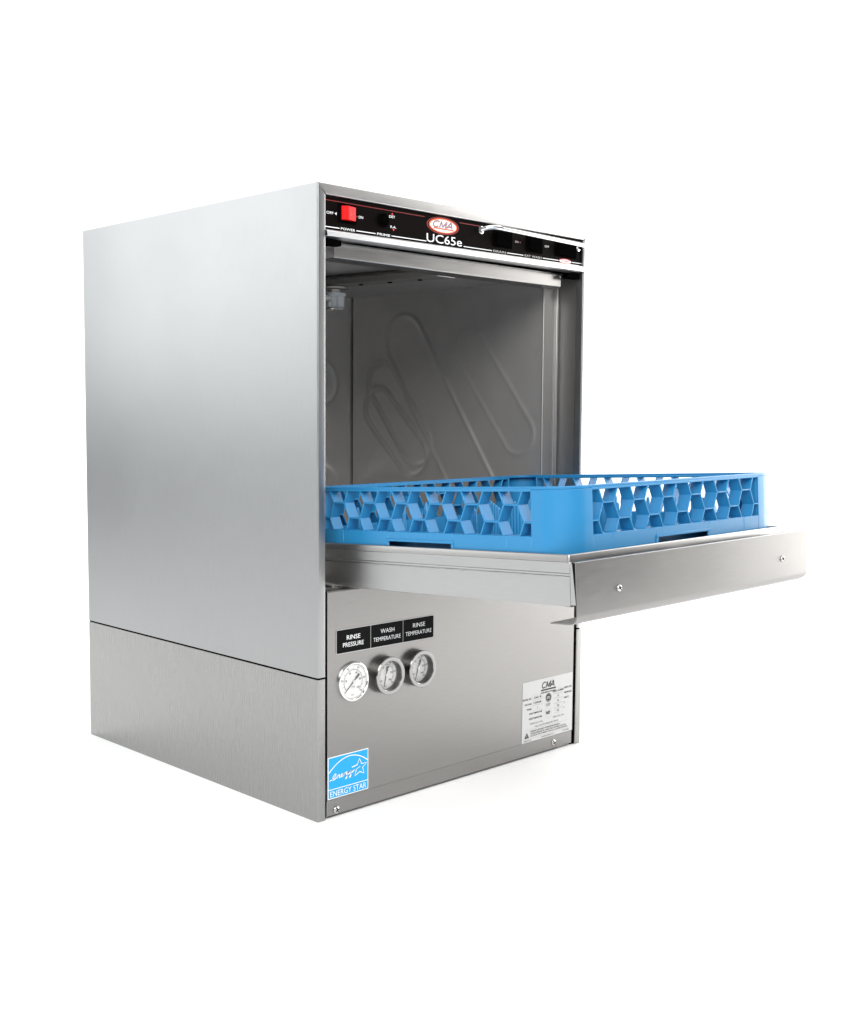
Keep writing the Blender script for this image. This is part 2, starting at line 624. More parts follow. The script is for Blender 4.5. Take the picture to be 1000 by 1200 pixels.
mb = MB()
ox, oz = 0.2470, 0.8612
mb.ellipse_xz(ox, oz, 0.0345, 0.0128, YI, 'dark_red_ink')
mb.ellipse_xz(ox, oz, 0.0325, 0.0117, YI - 0.0002, 'black_panel')
mb.ellipse_xz(ox, oz, 0.0305, 0.0109, YI - 0.0004, 'orange_ink')
mb.ellipse_xz(ox, oz - 0.0002, 0.0278, 0.0092, YI - 0.0006, 'white_ink')
mb.logo_xz(ox, oz + 0.0018, 0.0430, 0.0098, YI - 0.0008, 'maroon_ink', 0.0024)
mb.logo_xz(ox, oz + 0.0018, 0.0430, 0.0098, YI - 0.0011, 'silver_ink', 0.0005)
mb.rect_xz(ox - 0.0210, ox + 0.0225, oz - 0.0056, oz - 0.0036, YI - 0.0008, 'orange_ink')
mb.build('badge', cp, recalc=False)

# switches
def rocker(x0, x1, z0, z1, mat, tilt, bez=0.0042):
    mb = MB()
    mb.box(x0 - bez, x1 + bez, CP - 0.0016, CP + 0.0003, z0 - bez * 0.9, z1 + bez * 0.9, 'black')
    sw = mb.build('power_switch' if mat == 'red_plastic' else 'rocker_switch', dw, bevel=0.0008)
    mb = MB()
    xm = x0 + (x1 - x0) * 0.30
    yl, ym, yr = (-0.0030, -0.0085, -0.0045) if tilt > 0 else (-0.0060, -0.0040, -0.0020)
    prof = [(x0, CP - 0.0012), (x0, CP + yl), (xm, CP + ym), (x1, CP + yr), (x1, CP - 0.0012)]
    mb.extrude(prof, lambda p: (p[0], p[1], z0), lambda p: (p[0], p[1], z1), mat)
    if mat == 'red_plastic':
        def yat(x):
            return CP + ym + (yr - ym) * (x - xm) / (x1 - xm) - 0.0002
        # embossed I / O marks
        cx_, cz_ = xm + 0.0055, (z0 + z1) / 2
        ring = [(cx_ + 0.0025 * math.cos(2 * PI * k / 20), cz_ + 0.0030 * math.sin(2 * PI * k / 20)) for k in range(20)]
        n = len(ring)
        L = [mb.bm.verts.new((p[0], yat(p[0]), p[1])) for p in ring]
        R = [mb.bm.verts.new((cx_ + (p[0] - cx_) * 0.72, yat(cx_ + (p[0] - cx_) * 0.72), cz_ + (p[1] - cz_) * 0.72)) for p in ring]
        for i in range(n):
            mb.face([L[i], L[(i + 1) % n], R[(i + 1) % n], R[i]], 'dark_red_ink')
        xa = x1 - 0.0052
        mb.face([mb.bm.verts.new((xx, yat(xx), zz)) for xx, zz in ((xa, cz_ - 0.0006), (xa + 0.0038, cz_ - 0.0006), (xa + 0.0038, cz_ + 0.0006), (xa, cz_ + 0.0006))], 'dark_red_ink')
    mb.build('rocker', sw, bevel=0.0005)
    return sw


rocker(0.0445, 0.0690, 0.8465, 0.8655, 'red_plastic', 1)
rocker(0.3640, 0.4000, 0.8465, 0.8640, 'black', -1)
rocker(0.4440, 0.4760, 0.8465, 0.8640, 'black', -1)
rocker(0.5180, 0.5660, 0.8465, 0.8640, 'black', -1)
mb = MB()
mb.lathe([(0.0098, 0.0), (0.0098, -0.0022), (0.0086, -0.0030), (0.0066, -0.0030), (0.0064, -0.0016), (0.0060, -0.0016), (0.0058, -0.0052), (0.0048, -0.0060), (0, -0.0062)],
         (0.1245, CP, 0.8553), (0, 1, 0), 'black', 40)
mb.build('prime_button', dw, smooth=True)

# chrome guard bar in front of the right hand switches
def bez(pts, n=24):
    out = []
    m = len(pts) - 1
    for k in range(n + 1):
        t = k / n
        q = Vector((0, 0, 0))
        for i, p in enumerate(pts):
            q += Vector(p) * (math.comb(m, i) * t ** i * (1 - t) ** (m - i))
        out.append(q)
    return out


mb = MB()
pts = bez([(0.3310, CP + 0.002, 0.8650), (0.3345, -0.0080, 0.8685), (0.3420, -0.0150, 0.8695), (0.3600, -0.0150, 0.8684)], 14)
pts += [Vector((0.40, -0.015, 0.8676)), Vector((0.48, -0.015, 0.8659))]
pts += bez([(0.555, -0.0150, 0.8643), (0.5720, -0.0150, 0.8640), (0.5765, -0.0120, 0.8635), (0.5750, CP + 0.002, 0.8630)], 14)
mb.tube(pts, 0.0036, 'chrome', 16)
gr = mb.build('guard_bar', dw, smooth=True, angle=60)
for fx, fz in ((0.3310, 0.8650), (0.5750, 0.8630)):
    mb = MB()
    mb.lathe([(0.0062, 0.0), (0.0062, -0.0014), (0.0042, -0.0022), (0, -0.0022)], (fx, CP, fz), (0, 1, 0), 'chrome', 24)
    mb.build('bar_flange', gr, smooth=True, angle=60)

# ---- opening: lintel, jambs, chamber
mb = MB()
path = fillet([(0.034, 0.8165), (0.0225, 0.8165), (0.0225, 0.7955), (0.050, 0.7945)], [0, 0.0015, 0.003, 0], 4)
mb.extrude(sheet(path, 0.0012, 1), lambda p: (0.0475, p[0], p[1]), lambda p: (0.5525, p[0], p[1]), 'front')
mb.box(0.0165, 0.5835, 0.034, 0.055, 0.8185, 0.8200, 'dark_steel')
mb.build('lintel', dw, smooth=True, angle=50)
for a, b in ((0.5520, 0.5830), (0.0170, 0.0480)):
    mb = MB()
    mb.box(a, b, 0.006, 0.020, 0.8105, 0.8190, 'black')
    mb.build('door_stop', dw, bevel=0.001)
screw(0.5495, 0.8135, 0.0212, 0.0022, dw)

CX0, CX1, CY0, CY1, CZ0, CZ1 = 0.047, 0.553, 0.059, 0.563, 0.3305, 0.812


def stadium_d(p, a, b):
    ab = (b[0] - a[0], b[1] - a[1])
    t = ((p[0] - a[0]) * ab[0] + (p[1] - a[1]) * ab[1]) / (ab[0] ** 2 + ab[1] ** 2)
    t = min(1, max(0, t))
    return math.hypot(p[0] - a[0] - ab[0] * t, p[1] - a[1] - ab[1] * t)


def emboss(p, shapes):
    h = 0.0
    for a, b, r in shapes:
        d = (stadium_d(p, a, b) - r) / 0.0046
        h = max(h, math.exp(-d * d) * (0.45 if r == 0.036 else 1.0))
    return h * 0.0026


WALL_SH = [((0.408, 0.718), (0.165, 0.360), 0.051),
           ((0.233, 0.697), (0.115, 0.545), 0.036),
           ((0.480, 0.590), (0.385, 0.500), 0.040),
           ((0.470, 0.640), (0.372, 0.520), 0.040)]
BACK_SH = [((0.470, 0.640), (0.240, 0.640), 0.042), ((0.470, 0.430), (0.240, 0.430), 0.042), ((0.2, 0.75), (0.1, 0.4), 0.04)]


def relief(mb, mapf, u0, u1, v0, v1, shapes, step=0.0025):
    nu, nv = int((u1 - u0) / step), int((v1 - v0) / step)
    g = []
    for j in range(nv + 1):
        v = v0 + (v1 - v0) * j / nv
        row = []
        for i in range(nu + 1):
            u = u0 + (u1 - u0) * i / nu
            row.append(mb.bm.verts.new(mapf(u, v, emboss((u, v), shapes))))
        g.append(row)
    for j in range(nv):
        for i in range(nu):
            mb.face([g[j][i], g[j][i + 1], g[j + 1][i + 1], g[j + 1][i]], 'inner')


mb = MB()
relief(mb, lambda u, v, h: (CX1 - h, u, v), CY0, CY1 - 0.004, CZ0, CZ1, WALL_SH)
chamber = mb.build('wash_chamber', dw, smooth=True, angle=60, recalc=False)
mb = MB()
relief(mb, lambda u, v, h: (u, CY1 - h, v), CX0, CX1 + 0.003, CZ0, CZ1, BACK_SH, 0.004)
mb.build('back_wall', chamber, smooth=True, angle=60, recalc=False)
mb = MB()
mb.box(CX0 - 0.0015, CX0, CY0, CY1, CZ0, CZ1, 'inner')
mb.build('left_wall', chamber)
mb = MB()
mb.box(CX1 + 0.003, CX1 + 0.004, CY1 - 0.02, CY1 + 0.01, CZ0, CZ1, 'black')  # black sheet behind the open corner, painting the gap's shade
mb.build('corner_gap_shade', chamber)
mb = MB()
mb.box(CX0 - 0.002, CX1 + 0.002, CY0 - 0.03, CY1 + 0.001, CZ1, CZ1 + 0.0015, 'inner')
mb.build('ceiling', chamber, bevel=0.001)
mb = MB()
mb.box(CX0 - 0.002, CX1 + 0.002, 0.055, CY1 + 0.001, CZ0 - 0.0015, CZ0, 'inner')
mb.build('tub_floor', chamber)
# jambs: a channel in front of the chamber wall on both sides
for mir in (False, True):
    mx = (lambda x: W - x) if mir else (lambda x: x)
    mb = MB()
    path = fillet([(0.5865, 0.0145), (0.5865, 0.0550), (0.5790, 0.0550), (0.5790, 0.0590), (CX1, 0.0590), (CX1, 0.0610)], [0, 0.002, 0.0012, 0, 0.0015, 0], 4)
    pl = sheet(path, 0.001, 1)
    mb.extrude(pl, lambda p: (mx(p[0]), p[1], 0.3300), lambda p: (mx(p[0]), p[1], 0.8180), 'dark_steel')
    j = mb.build('jamb', dw, smooth=True, angle=45)
    mb = MB()
    a, b = sorted((mx(0.5865 - 0.0082), mx(0.5865 - 0.0066)))
    mb.box(a, b, 0.0505, 0.0548, 0.335, 0.8165, 'trim')
    mb.build('jamb_bead', j, bevel=0.0006)

# upper wash arm with its hub, hanging from the ceiling
mb = MB()
hx, hy = 0.283, 0.300
mb.lathe([(0.0, 0.7965), (0.011, 0.7965), (0.011, 0.7825), (0.0, 0.7825)], (hx, hy, 0), (0, 0, 1), 'inner', 24)
mb.lathe([(0.0, 0.7945), (0.024, 0.7945), (0.026, 0.793), (0.026, 0.7905), (0.024, 0.7895), (0.0, 0.7895)], (hx, hy, 0), (0, 0, 1), 'dark_steel', 40)
wa = mb.build('wash_arm', dw, smooth=True, angle=40)
mb = MB()
path = [(-0.020, 0.0), (-0.020, 0.010), (-0.012, 0.016), (0.012, 0.016), (0.020, 0.010), (0.020, 0.0)]
mb.extrude(path, lambda p: (hx + 0.030 + p[0], 0.0605, 0.7950 + p[1]), lambda p: (hx - 0.030 + p[0], 0.520, 0.7950 + p[1]), 'dark_steel')
for k in range(7):
    t = (k + 0.5) / 7
    mb.lathe([(0.004, 0.0003), (0.004, -0.0012), (0.0022, -0.0018), (0.0, -0.0008)], (hx + 0.030 - 0.060 * t, 0.085 + 0.435 * t, 0.7950), (0, 0, 1), 'black', 14)
mb.build('spray_beam', wa, bevel=0.001)
mb = MB()
mb.lathe([(0.0, 0.7832), (0.020, 0.7832), (0.020, 0.779), (0.0155, 0.777), (0.0145, 0.762), (0.0110, 0.758), (0.0, 0.757)], (hx, hy, 0), (0, 0, 1), 'grey_plastic', 40)
for k in range(6):
    a = 2 * PI * k / 6 + 0.3
    mb.tube([(hx + 0.0145 * math.cos(a), hy + 0.0145 * math.sin(a), 0.778), (hx + 0.0145 * math.cos(a), hy + 0.0145 * math.sin(a), 0.760)], 0.003, 'grey_plastic', 10)
mb.lathe([(0.0, 0.7572), (0.0165, 0.7572), (0.0165, 0.7552), (0.0, 0.7550)], (hx, hy, 0), (0, 0, 1), 'chrome', 40)
mb.build('hub', wa, smooth=True, angle=40)
mb = MB()
mb.tube([(hx - 0.012, hy - 0.004, 0.775), (hx - 0.18, hy - 0.03, 0.775)], 0.007, 'inner', 14)
mb.tube([(hx + 0.010, hy + 0.012, 0.768), (hx + 0.042, hy + 0.050, 0.7645)], 0.006, 'dark_steel', 14)
mb.build('spray_pipe', wa, smooth=True, angle=60)
# ---- folded down door (local frame: z = 0 is the rim, -y points outwards)
DR_ROT = (-0.0503, -0.0063, 0)
DR_LOC = Vector((0, 0, 0.3942))
DX0, DX1, DY0, DY1 = 0.0505, 0.5572, -0.4030, 0.054
mb = MB()
# skin of the door box: two storeys, the upper one standing slightly proud along a welded seam
mb.box(DX0 + 0.0008, DX1 - 0.0008, DY0 + 0.0008, DY1, -0.0625, -0.0258, 'door_side')
mb.box(DX0, DX1, DY0, DY1, -0.0256, -0.0225, 'door_side')
for (a, b, c, d) in ((DX0, DX0 + 0.0015, DY0, DY1), (DX1 - 0.0015, DX1, DY0, DY1), (DX0 + 0.0015, DX1 - 0.0015, DY0, DY0 + 0.0015)):
    mb.box(a, b, c, d, -0.0224, -0.0090, 'door_side')
door = mb.build('door', dw, bevel=0.0008, rot=DR_ROT)
door.location = DR_LOC
mb = MB()
rp = fillet([(DX0 + 0.0002, DY1), (DX0 + 0.0002, DY0 + 0.0002), (DX1 - 0.0002, DY0 + 0.0002), (DX1 - 0.0002, DY1)], [0, 0.004, 0.004, 0], 5)
lay = [(0.0, -0.0090), (0.0, -0.0020), (0.0006, -0.0006), (0.0016, 0.0), (0.0030, -0.0006), (0.0036, -0.0020), (0.0036, -0.0200)]
rows = []
for off, z in lay:
    q = sheet(rp, max(off, 1e-5), 1)[len(rp):][::-1]
    rows.append([mb.bm.verts.new((x, y, z)) for x, y in q])
for a, b in zip(rows, rows[1:]):
    for i in range(len(a) - 1):
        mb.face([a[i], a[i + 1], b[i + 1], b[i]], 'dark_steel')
mb.build('door_rim', door, smooth=True, angle=60)
mb = MB()
mb.box(DX0 + 0.006, DX1 - 0.006, DY0 + 0.006, DY1, -0.0215, -0.0205, 'inner')
mb.build('door_pan', door)
# weld bead, irregular
mb = MB()
pts = []
rad = []
yy = DY1
while yy > DY0 + 0.004:
    pts.append((DX0 + 0.0002, yy, -0.0262 + random.uniform(-0.0002, 0.0002)))
    rad.append(random.choice((0.0003, 0.0004, 0.0005, 0.0009)))
    yy -= 0.006
mb.tube(pts, rad, 'dark_steel', 8)
mb.build('weld_seam', door, smooth=True, angle=70)
# handle panel with the bottom edge rolled back into a finger lip
HX0, HX1, HY = 0.0275, 0.5715, -0.4305
mb = MB()
path = fillet([(HY + 0.0060, -0.0058), (HY, -0.0058), (HY, -0.0790), (HY + 0.0400, -0.0800)], [0, 0.0014, 0.0115, 0], 7)
pl = sheet(path, 0.0016, 1)
n = len(pl)


def cut(p, s):
    # chamfer of the lip ends, rounded lower outer corners
    d = max(0.0, p[0] - (HY + 0.014))
    e = max(0.0, p[0] - (HY + 0.0300))
    c = 0.0
    zc = -0.066 - p[1]
    if p[0] < HY + 0.014 and zc > 0 and s > 0:
        c = 0.0105 - math.sqrt(max(0, 0.0105 ** 2 - min(zc, 0.0104) ** 2))
    if s > 0 and p[0] >= HY + 0.014:
        c = 0.0105
    return (e * 0.5 if s > 0 else 0.0) + c


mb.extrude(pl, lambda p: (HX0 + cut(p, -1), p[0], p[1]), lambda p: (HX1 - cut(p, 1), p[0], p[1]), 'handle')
hp = mb.build('handle_panel', door, smooth=True, angle=50)
mb = MB()
mb.box(DX0, DX0 + 0.0015, HY + 0.0018, DY0 - 0.0004, -0.0600, -0.0110, 'door_side')
mb.build('bracket', hp)
for xx in (HX0 + 0.0465, 0.300, HX1 - 0.0465):
    mb = MB()
    mb.box(xx - 0.02, xx + 0.02, HY + 0.0016, DY0 + 0.0008, -0.058, -0.012, 'dark_steel')
    mb.build('standoff', hp)
screw(0.1092, -0.0440, HY, 0.0044, hp)
screw(0.5009, -0.0430, HY, 0.0044, hp)
# hinge linkage glimpsed below the door at the left
mb = MB()
for k in range(5):
    mb.tube([(0.045 + 0.006 * k, 0.020, 0.3315), (0.045 + 0.006 * k, 0.046, 0.3330)], 0.0022, 'screw', 10)
mb.box(0.020, 0.10, 0.016, 0.05, 0.3292, 0.3300, 'dark_steel')
mb.build('hinge_spring', dw, smooth=True)

# ---- gauges
def arc_pts(cx, cz, r, a0, a1, n=40):
    return [(cx + r * math.cos(a0 + (a1 - a0) * k / n), cz + r * math.sin(a0 + (a1 - a0) * k / n)) for k in range(n + 1)]


def gauge(name, cx, cz, R, prot, depth, needle, tail, nums):
    mb = MB()
    Ri = R * 0.775
    y = 0.0
    if depth:
        prof = [(R * 0.97, 0.002), (R * 0.97, -prot * 0.80), (R, -prot * 0.82), (R * 1.0, -prot * 0.95), (R * 0.975, -prot),
                (Ri * 1.04, -prot), (Ri, -prot * 0.95), (Ri * 0.985, 0.0)]
        mats = ['gauge_body', 'gauge_body', 'gauge_ring', 'gauge_ring', 'gauge_ring', 'gauge_ring', 'gauge_body']
    else:
        Ri = R * 0.86
        prof = [(R, 0.002), (R, -prot * 0.6), (R * 0.985, -prot * 0.9), (R * 0.95, -prot), (R * 0.91, -prot * 0.95), (Ri, -prot * 0.5), (Ri * 0.99, 0.0)]
        mats = ['chrome'] * 6
    mb.lathe(prof, (cx, y, cz), (0, 1, 0), 'chrome', 72, mats)
    g = mb.build(name, dw, smooth=True, angle=35)
    # dial with its printed scale
    mb = MB()
    yd = -0.0008
    rd = Ri * 0.985
    mb.ellipse_xz(cx, cz, rd, rd, yd, 'dial_white', 64)
    mb.ribbon_xz(arc_pts(cx, cz, rd * 0.70, math.radians(-45), math.radians(225)), rd * 0.022, yd - 0.0002, 'black_ink')
    for k in range(51):
        a = math.radians(225 - 270 * k / 50)
        r0, r1 = (rd * 0.70, rd * (0.80 if k % 5 == 0 else 0.755))
        mb.ribbon_xz([(cx + r0 * math.cos(a), cz + r0 * math.sin(a)), (cx + r1 * math.cos(a), cz + r1 * math.sin(a))], rd * (0.028 if k % 5 == 0 else 0.014), yd - 0.0002, 'black_ink')
    for k, s in enumerate(nums):
        a = math.radians(225 - 270 * k / (len(nums) - 1))
        mb.text_xz(s, cx + rd * 0.88 * math.cos(a), cz + rd * 0.88 * math.sin(a), rd * 0.11, yd - 0.0002, 'black_ink', None, 0.02)
        mb.text_xz(s, cx + rd * 0.56 * math.cos(a), cz + rd * 0.56 * math.sin(a), rd * 0.13, yd - 0.0002, 'black_ink', None, 0.03)
    mb.text_xz("PSI" if not depth else "F", cx, cz - rd * 0.34, rd * 0.15, yd - 0.0002, 'black_ink')
    mb.text_xz("bar" if not depth else "C", cx - rd * 0.02, cz - rd * 0.78, rd * 0.12, yd - 0.0002, 'black_ink')
    mb.build('dial', g, recalc=False)
    # needle
    mb = MB()
    a = math.radians(needle)
    b = math.radians(tail)
    yn = yd - 0.0016
    ca, sa = math.cos(a), math.sin(a)
    cb, sb = math.cos(b), math.sin(b)

    def bar(c, s, r0, r1, w0, w1):
        q = [(r0, w0), (r1, w1), (r1, -w1), (r0, -w0)]
        pts = [(cx + c * r - s * v, cz + s * r + c * v) for r, v in q]
        mb.extrude(pts, lambda p: (p[0], yn, p[1]), lambda p: (p[0], yn + 0.0006, p[1]), 'black_ink')
    bar(ca, sa, 0, rd * 0.86, rd * 0.045, rd * 0.012)
    bar(cb, sb, 0, rd * 0.25, rd * 0.035, rd * 0.035)
    bar(cb, sb, rd * 0.25, rd * 0.60, rd * 0.075, rd * 0.075)
    mb.lathe([(rd * 0.085, 0.0009), (rd * 0.085, -0.0008), (0, -0.001)], (cx, yn, cz), (0, 1, 0), 'screw', 20)
    mb.build('needle', g)
    mb = MB()
    if depth:
        mb.lathe([(0, -0.0026), (Ri * 0.984, -0.0026), (Ri * 0.984, -0.0036), (0, -0.0036)], (cx, 0, cz), (0, 1, 0), 'glass', 48)
    else:
        mb.lathe([(0, -prot * 1.25), (Ri * 0.5, -prot * 1.18), (Ri * 0.985, -prot * 0.72), (Ri * 0.985, -prot * 0.55), (Ri * 0.5, -prot * 1.0), (0, -prot * 1.07)], (cx, 0, cz), (0, 1, 0), 'glass', 48)
    mb.build('lens', g, smooth=True)
    return g


g1 = gauge('pressure_gauge', 0.0648, 0.1938, 0.0288, 0.0042, 0, 222, 42, ["0", "20", "40", "60", "80", "100"])
g1['label'] = 'pressure gauge with a white face and thin chrome rim'
gauge('temperature_gauge', 0.1285, 0.1940, 0.0283, 0.0132, 1, 258, 74, ["60", "100", "140", "180", "220", "240"])
gauge('temperature_gauge', 0.1948, 0.1944, 0.0283, 0.0132, 1, 252, 66, ["60", "100", "140", "180", "220", "240"])

# ---- stickers
def rrect(x0, x1, z0, z1, r, n=5):
    out = []
    for cx, cz, a in ((x1 - r, z0 + r, -PI / 2), (x1 - r, z1 - r, 0), (x0 + r, z1 - r, PI / 2), (x0 + r, z0 + r, PI)):
        for k in range(n + 1):
            t = a + PI / 2 * k / n
            out.append((cx + r * math.cos(t), cz + r * math.sin(t)))
    return out


def plate(name, pts, y0, y1, mat, parent):
    mb = MB()
    mb.extrude(pts, lambda p: (p[0], y0, p[1]), lambda p: (p[0], y1, p[1]), mat)
    return mb.build(name, parent)


gl = plate('gauge_label', rrect(0.0336, 0.2290, 0.2372, 0.2716, 0.0022), 0.0004, -0.0004, 'label_black', dw)
mb = MB()
y = -0.0006
mb.ribbon_xz(rrect(0.0336, 0.2290, 0.2372, 0.2716, 0.0022), 0.0008, y, 'grey_ink', True)
for x in (0.0990, 0.1640):
    mb.rect_xz(x - 0.0003, x + 0.0003, 0.2376, 0.2712, y, 'grey_ink')
mb.text_xz("RINSE", 0.0658, 0.2590, 0.0066, y, 'white_ink', 0.0258, 0.006)
mb.text_xz("PRESSURE", 0.0655, 0.2487, 0.0064, y, 'white_ink', 0.0395, 0.004)
mb.text_xz("WASH", 0.1325, 0.2600, 0.0064, y, 'white_ink', 0.0275, -0.004)
mb.text_xz("TEMPERATURE", 0.1318, 0.2486, 0.0060, y, 'white_ink', 0.0545, -0.006)
mb.text_xz("RINSE", 0.1975, 0.2605, 0.0064, y, 'white_ink', 0.0255, -0.004)
mb.text_xz("TEMPERATURE", 0.1968, 0.2490, 0.0060, y, 'white_ink', 0.0545, -0.006)
mb.build('lettering', gl, recalc=False)

es = plate('energy_sticker', [(0.0180, 0.0288), (0.0952, 0.0288), (0.0952, 0.0898), (0.0180, 0.0898)], 0.0004, -0.0003, 'sticker_white', dw)
ex0, ex1, ez0, ez1 = 0.0180, 0.0952, 0.0288, 0.0898
mb = MB()
y = -0.0005
mb.rect_xz(ex0 + 0.0013, ex1 - 0.0013, ez0 + 0.0012, 0.0418, y, 'sticker_blue')
mb.rect_xz(ex0 + 0.0013, ex1 - 0.0013, 0.0430, ez1 - 0.0012, y, 'sticker_blue')
mb.build('blue_field', es, recalc=False)
mb = MB()
y = -0.0008
mb.text_xz("ENERGY STAR", (ex0 + ex1) / 2, 0.0358, 0.0082, y, 'sticker_white', 0.0685, -0.004)


def EX(u):
    return ex0 + u * (ex1 - ex0)


def EZ(v):
    return ez0 + v * (ez1 - ez0)


# globe arc
arc = []
for k in range(31):
    t = k / 30
    u = 0.016 + (0.984 - 0.016) * t
    v = (1 - t) ** 2 * 0.63 + 2 * t * (1 - t) * 1.19 + t ** 2 * 0.71
    arc.append((EX(u), EZ(v)))
mb.ribbon_xz(arc, 0.0013, y, 'sticker_white')
# open star
star = [(0.58, 0.635), (0.715, 0.665), (0.772, 0.800), (0.825, 0.660), (0.955, 0.665), (0.850, 0.560), (0.888, 0.415), (0.780, 0.480), (0.655, 0.405), (0.692, 0.550)]
mb.ribbon_xz([(EX(a), EZ(b)) for a, b in star], 0.0014, y, 'sticker_white')
mb.ribbon_xz([(EX(a), EZ(b)) for a, b in ((0.69, 0.555), (0.74, 0.585), (0.79, 0.605))], 0.0009, y, 'sticker_white')
# hand-written word energy along a rising base line
def script(stroke, x0, z0, sc, slope, wd):
    cps = [Vector((a, b)) for a, b in stroke]
    out = []
    for i in range(len(cps) - 1):
        p0, p1, p2, p3 = cps[max(i - 1, 0)], cps[i], cps[i + 1], cps[min(i + 2, len(cps) - 1)]
        for k in range(6):
            t = k / 6
            q = 0.5 * ((2 * p1) + (p2 - p0) * t + (2 * p0 - 5 * p1 + 4 * p2 - p3) * t * t + (3 * p1 - p0 - 3 * p2 + p3) * t ** 3)
            out.append(q)
    out.append(cps[-1])
    pts = [(EX(x0 + sc * (q.x + 0.35 * q.y)), EZ(z0 + slope * sc * q.x + sc * 1.15 * q.y)) for q in out]
    mb.ribbon_xz(pts, wd, y, 'sticker_white')


word = [(-0.5, 0.05), (0.0, 0.10), (0.55, 0.45), (0.75, 0.95), (0.45, 1.15), (0.15, 0.70), (0.20, 0.15), (0.60, 0.0), (1.05, 0.25),
        (1.25, 0.70), (1.28, 0.05), (1.45, 0.55), (1.75, 0.70), (1.80, 0.10), (2.05, 0.10),
        (2.40, 0.50), (2.35, 0.75), (2.15, 0.45), (2.30, 0.05), (2.70, 0.20),
        (2.85, 0.70), (2.90, 0.05), (3.00, 0.50), (3.30, 0.70),
        (3.75, 0.70), (3.50, 0.55), (3.55, 0.10), (3.90, 0.35), (3.95, 0.68), (3.90, -0.50), (3.60, -0.70), (3.85, -0.20), (4.25, 0.25),
        (4.40, 0.70), (4.45, 0.15), (4.75, 0.25), (4.90, 0.70), (4.85, -0.50), (4.55, -0.70), (4.80, -0.15), (5.40, 0.60)]
script(word, 0.085, 0.445, 0.100, 0.09, 0.0012)
mb.build('lettering', es, recalc=False)

dp = plate('data_plate', [(0.4412, 0.0278), (0.5752, 0.0278), (0.5752, 0.1312), (0.4412, 0.1312)], 0.0004, -0.0004, 'label_white', dw)
mb = MB()
y = -0.0006
PX0, PX1, PZ0, PZ1 = 0.4412, 0.5752, 0.0278, 0.1312


def U(u):
    return PX0 + u * (PX1 - PX0)


def V(v):
    return PZ1 - v * (PZ1 - PZ0)


def frame(u0, u1, v0, v1, wd=0.0005):
    mb.ribbon_xz([(U(u0), V(v0)), (U(u1), V(v0)), (U(u1), V(v1)), (U(u0), V(v1))], wd, y, 'grey_ink', True)


mb.logo_xz(U(0.505), V(0.110), 0.0340, 0.0105, y, 'black_ink', 0.0021)
mb.rect_xz(U(0.36), U(0.655), V(0.205), V(0.180), y, 'black_ink')
mb.text_xz("DISHMACHINES", U(0.505), V(0.235), 0.0026, y, 'black_ink', 0.0385, 0.02)
for s, v in (("MODEL NO.", 0.285), ("VOLTAGE", 0.370), ("PHASE", 0.455)):
    mb.text_xz(s, U(0.175), V(v), 0.0031, y, 'black_ink', None, 0.02, align='R')
for i, s in enumerate(("UC65e - M", "115/208-240", "1")):
    frame(0.19, 0.39, 0.245 + 0.085 * i, 0.320 + 0.085 * i)
    mb.text_xz(s, U(0.29), V(0.283 + 0.085 * i), 0.0031, y, 'black_ink', None, 0.02)
mb.text_xz("WASH TEMPERATURE", U(0.385), V(0.535), 0.0030, y, 'black_ink', 0.034, 0.02, align='R')
mb.text_xz("RINSE TEMPERATURE", U(0.385), V(0.620), 0.0030, y, 'black_ink', 0.034, 0.02, align='R')
mb.text_xz("WATER CYCLE  1.01 GAL", U(0.40), V(0.705), 0.0026, y, 'black_ink', 0.034, align='R')
mb.text_xz("MAX WATER PRESSURE 100 PSI", U(0.48), V(0.765), 0.0026, y, 'black_ink', 0.062)
for i, (s, t) in enumerate((("SERIAL NUMBER", "SERIAL NO."), ("20", "AMPERAGE"), ("60", "HERTZ"), ("120", "F"), ("120", "F"))):
    v = 0.255 + 0.085 * i
    frame(0.61 + (0.02 if i > 2 else 0), 0.80, v - 0.037, v + 0.037)
    mb.text_xz(s, U(0.705), V(v), 0.0031, y, 'black_ink', None, 0.02)
    mb.text_xz(t, U(0.825), V(v - 0.02), 0.0031, y, 'black_ink', None, 0.02, align='L')
mb.text_xz("RINSE CYCLE 13 SEC", U(0.72), V(0.690), 0.0026, y, 'black_ink', 0.030)
# certification marks
mb.ribbon_xz(arc_pts(U(0.510), V(0.335), 0.0070, 0, 2 * PI), 0.0012, y, 'black_ink')
mb.ellipse_xz(U(0.510), V(0.335), 0.0058, 0.0058, y, 'black_ink')
mb.text_xz("ETL", U(0.510), V(0.335), 0.0044, y - 0.0002, 'label_white', 0.0085, 0.03)
mb.text_xz("LISTED", U(0.505), V(0.440), 0.0024, y, 'black_ink', 0.0130)
mb.text_xz("3072761", U(0.505), V(0.468), 0.0026, y, 'black_ink', 0.0100)
mb.ribbon_xz(arc_pts(U(0.505), V(0.590), 0.0082, 0, 2 * PI), 0.0004, y, 'grey_ink')
mb.text_xz("NSF", U(0.505), V(0.590), 0.0058, y, 'black_ink', 0.0110, 0.04)
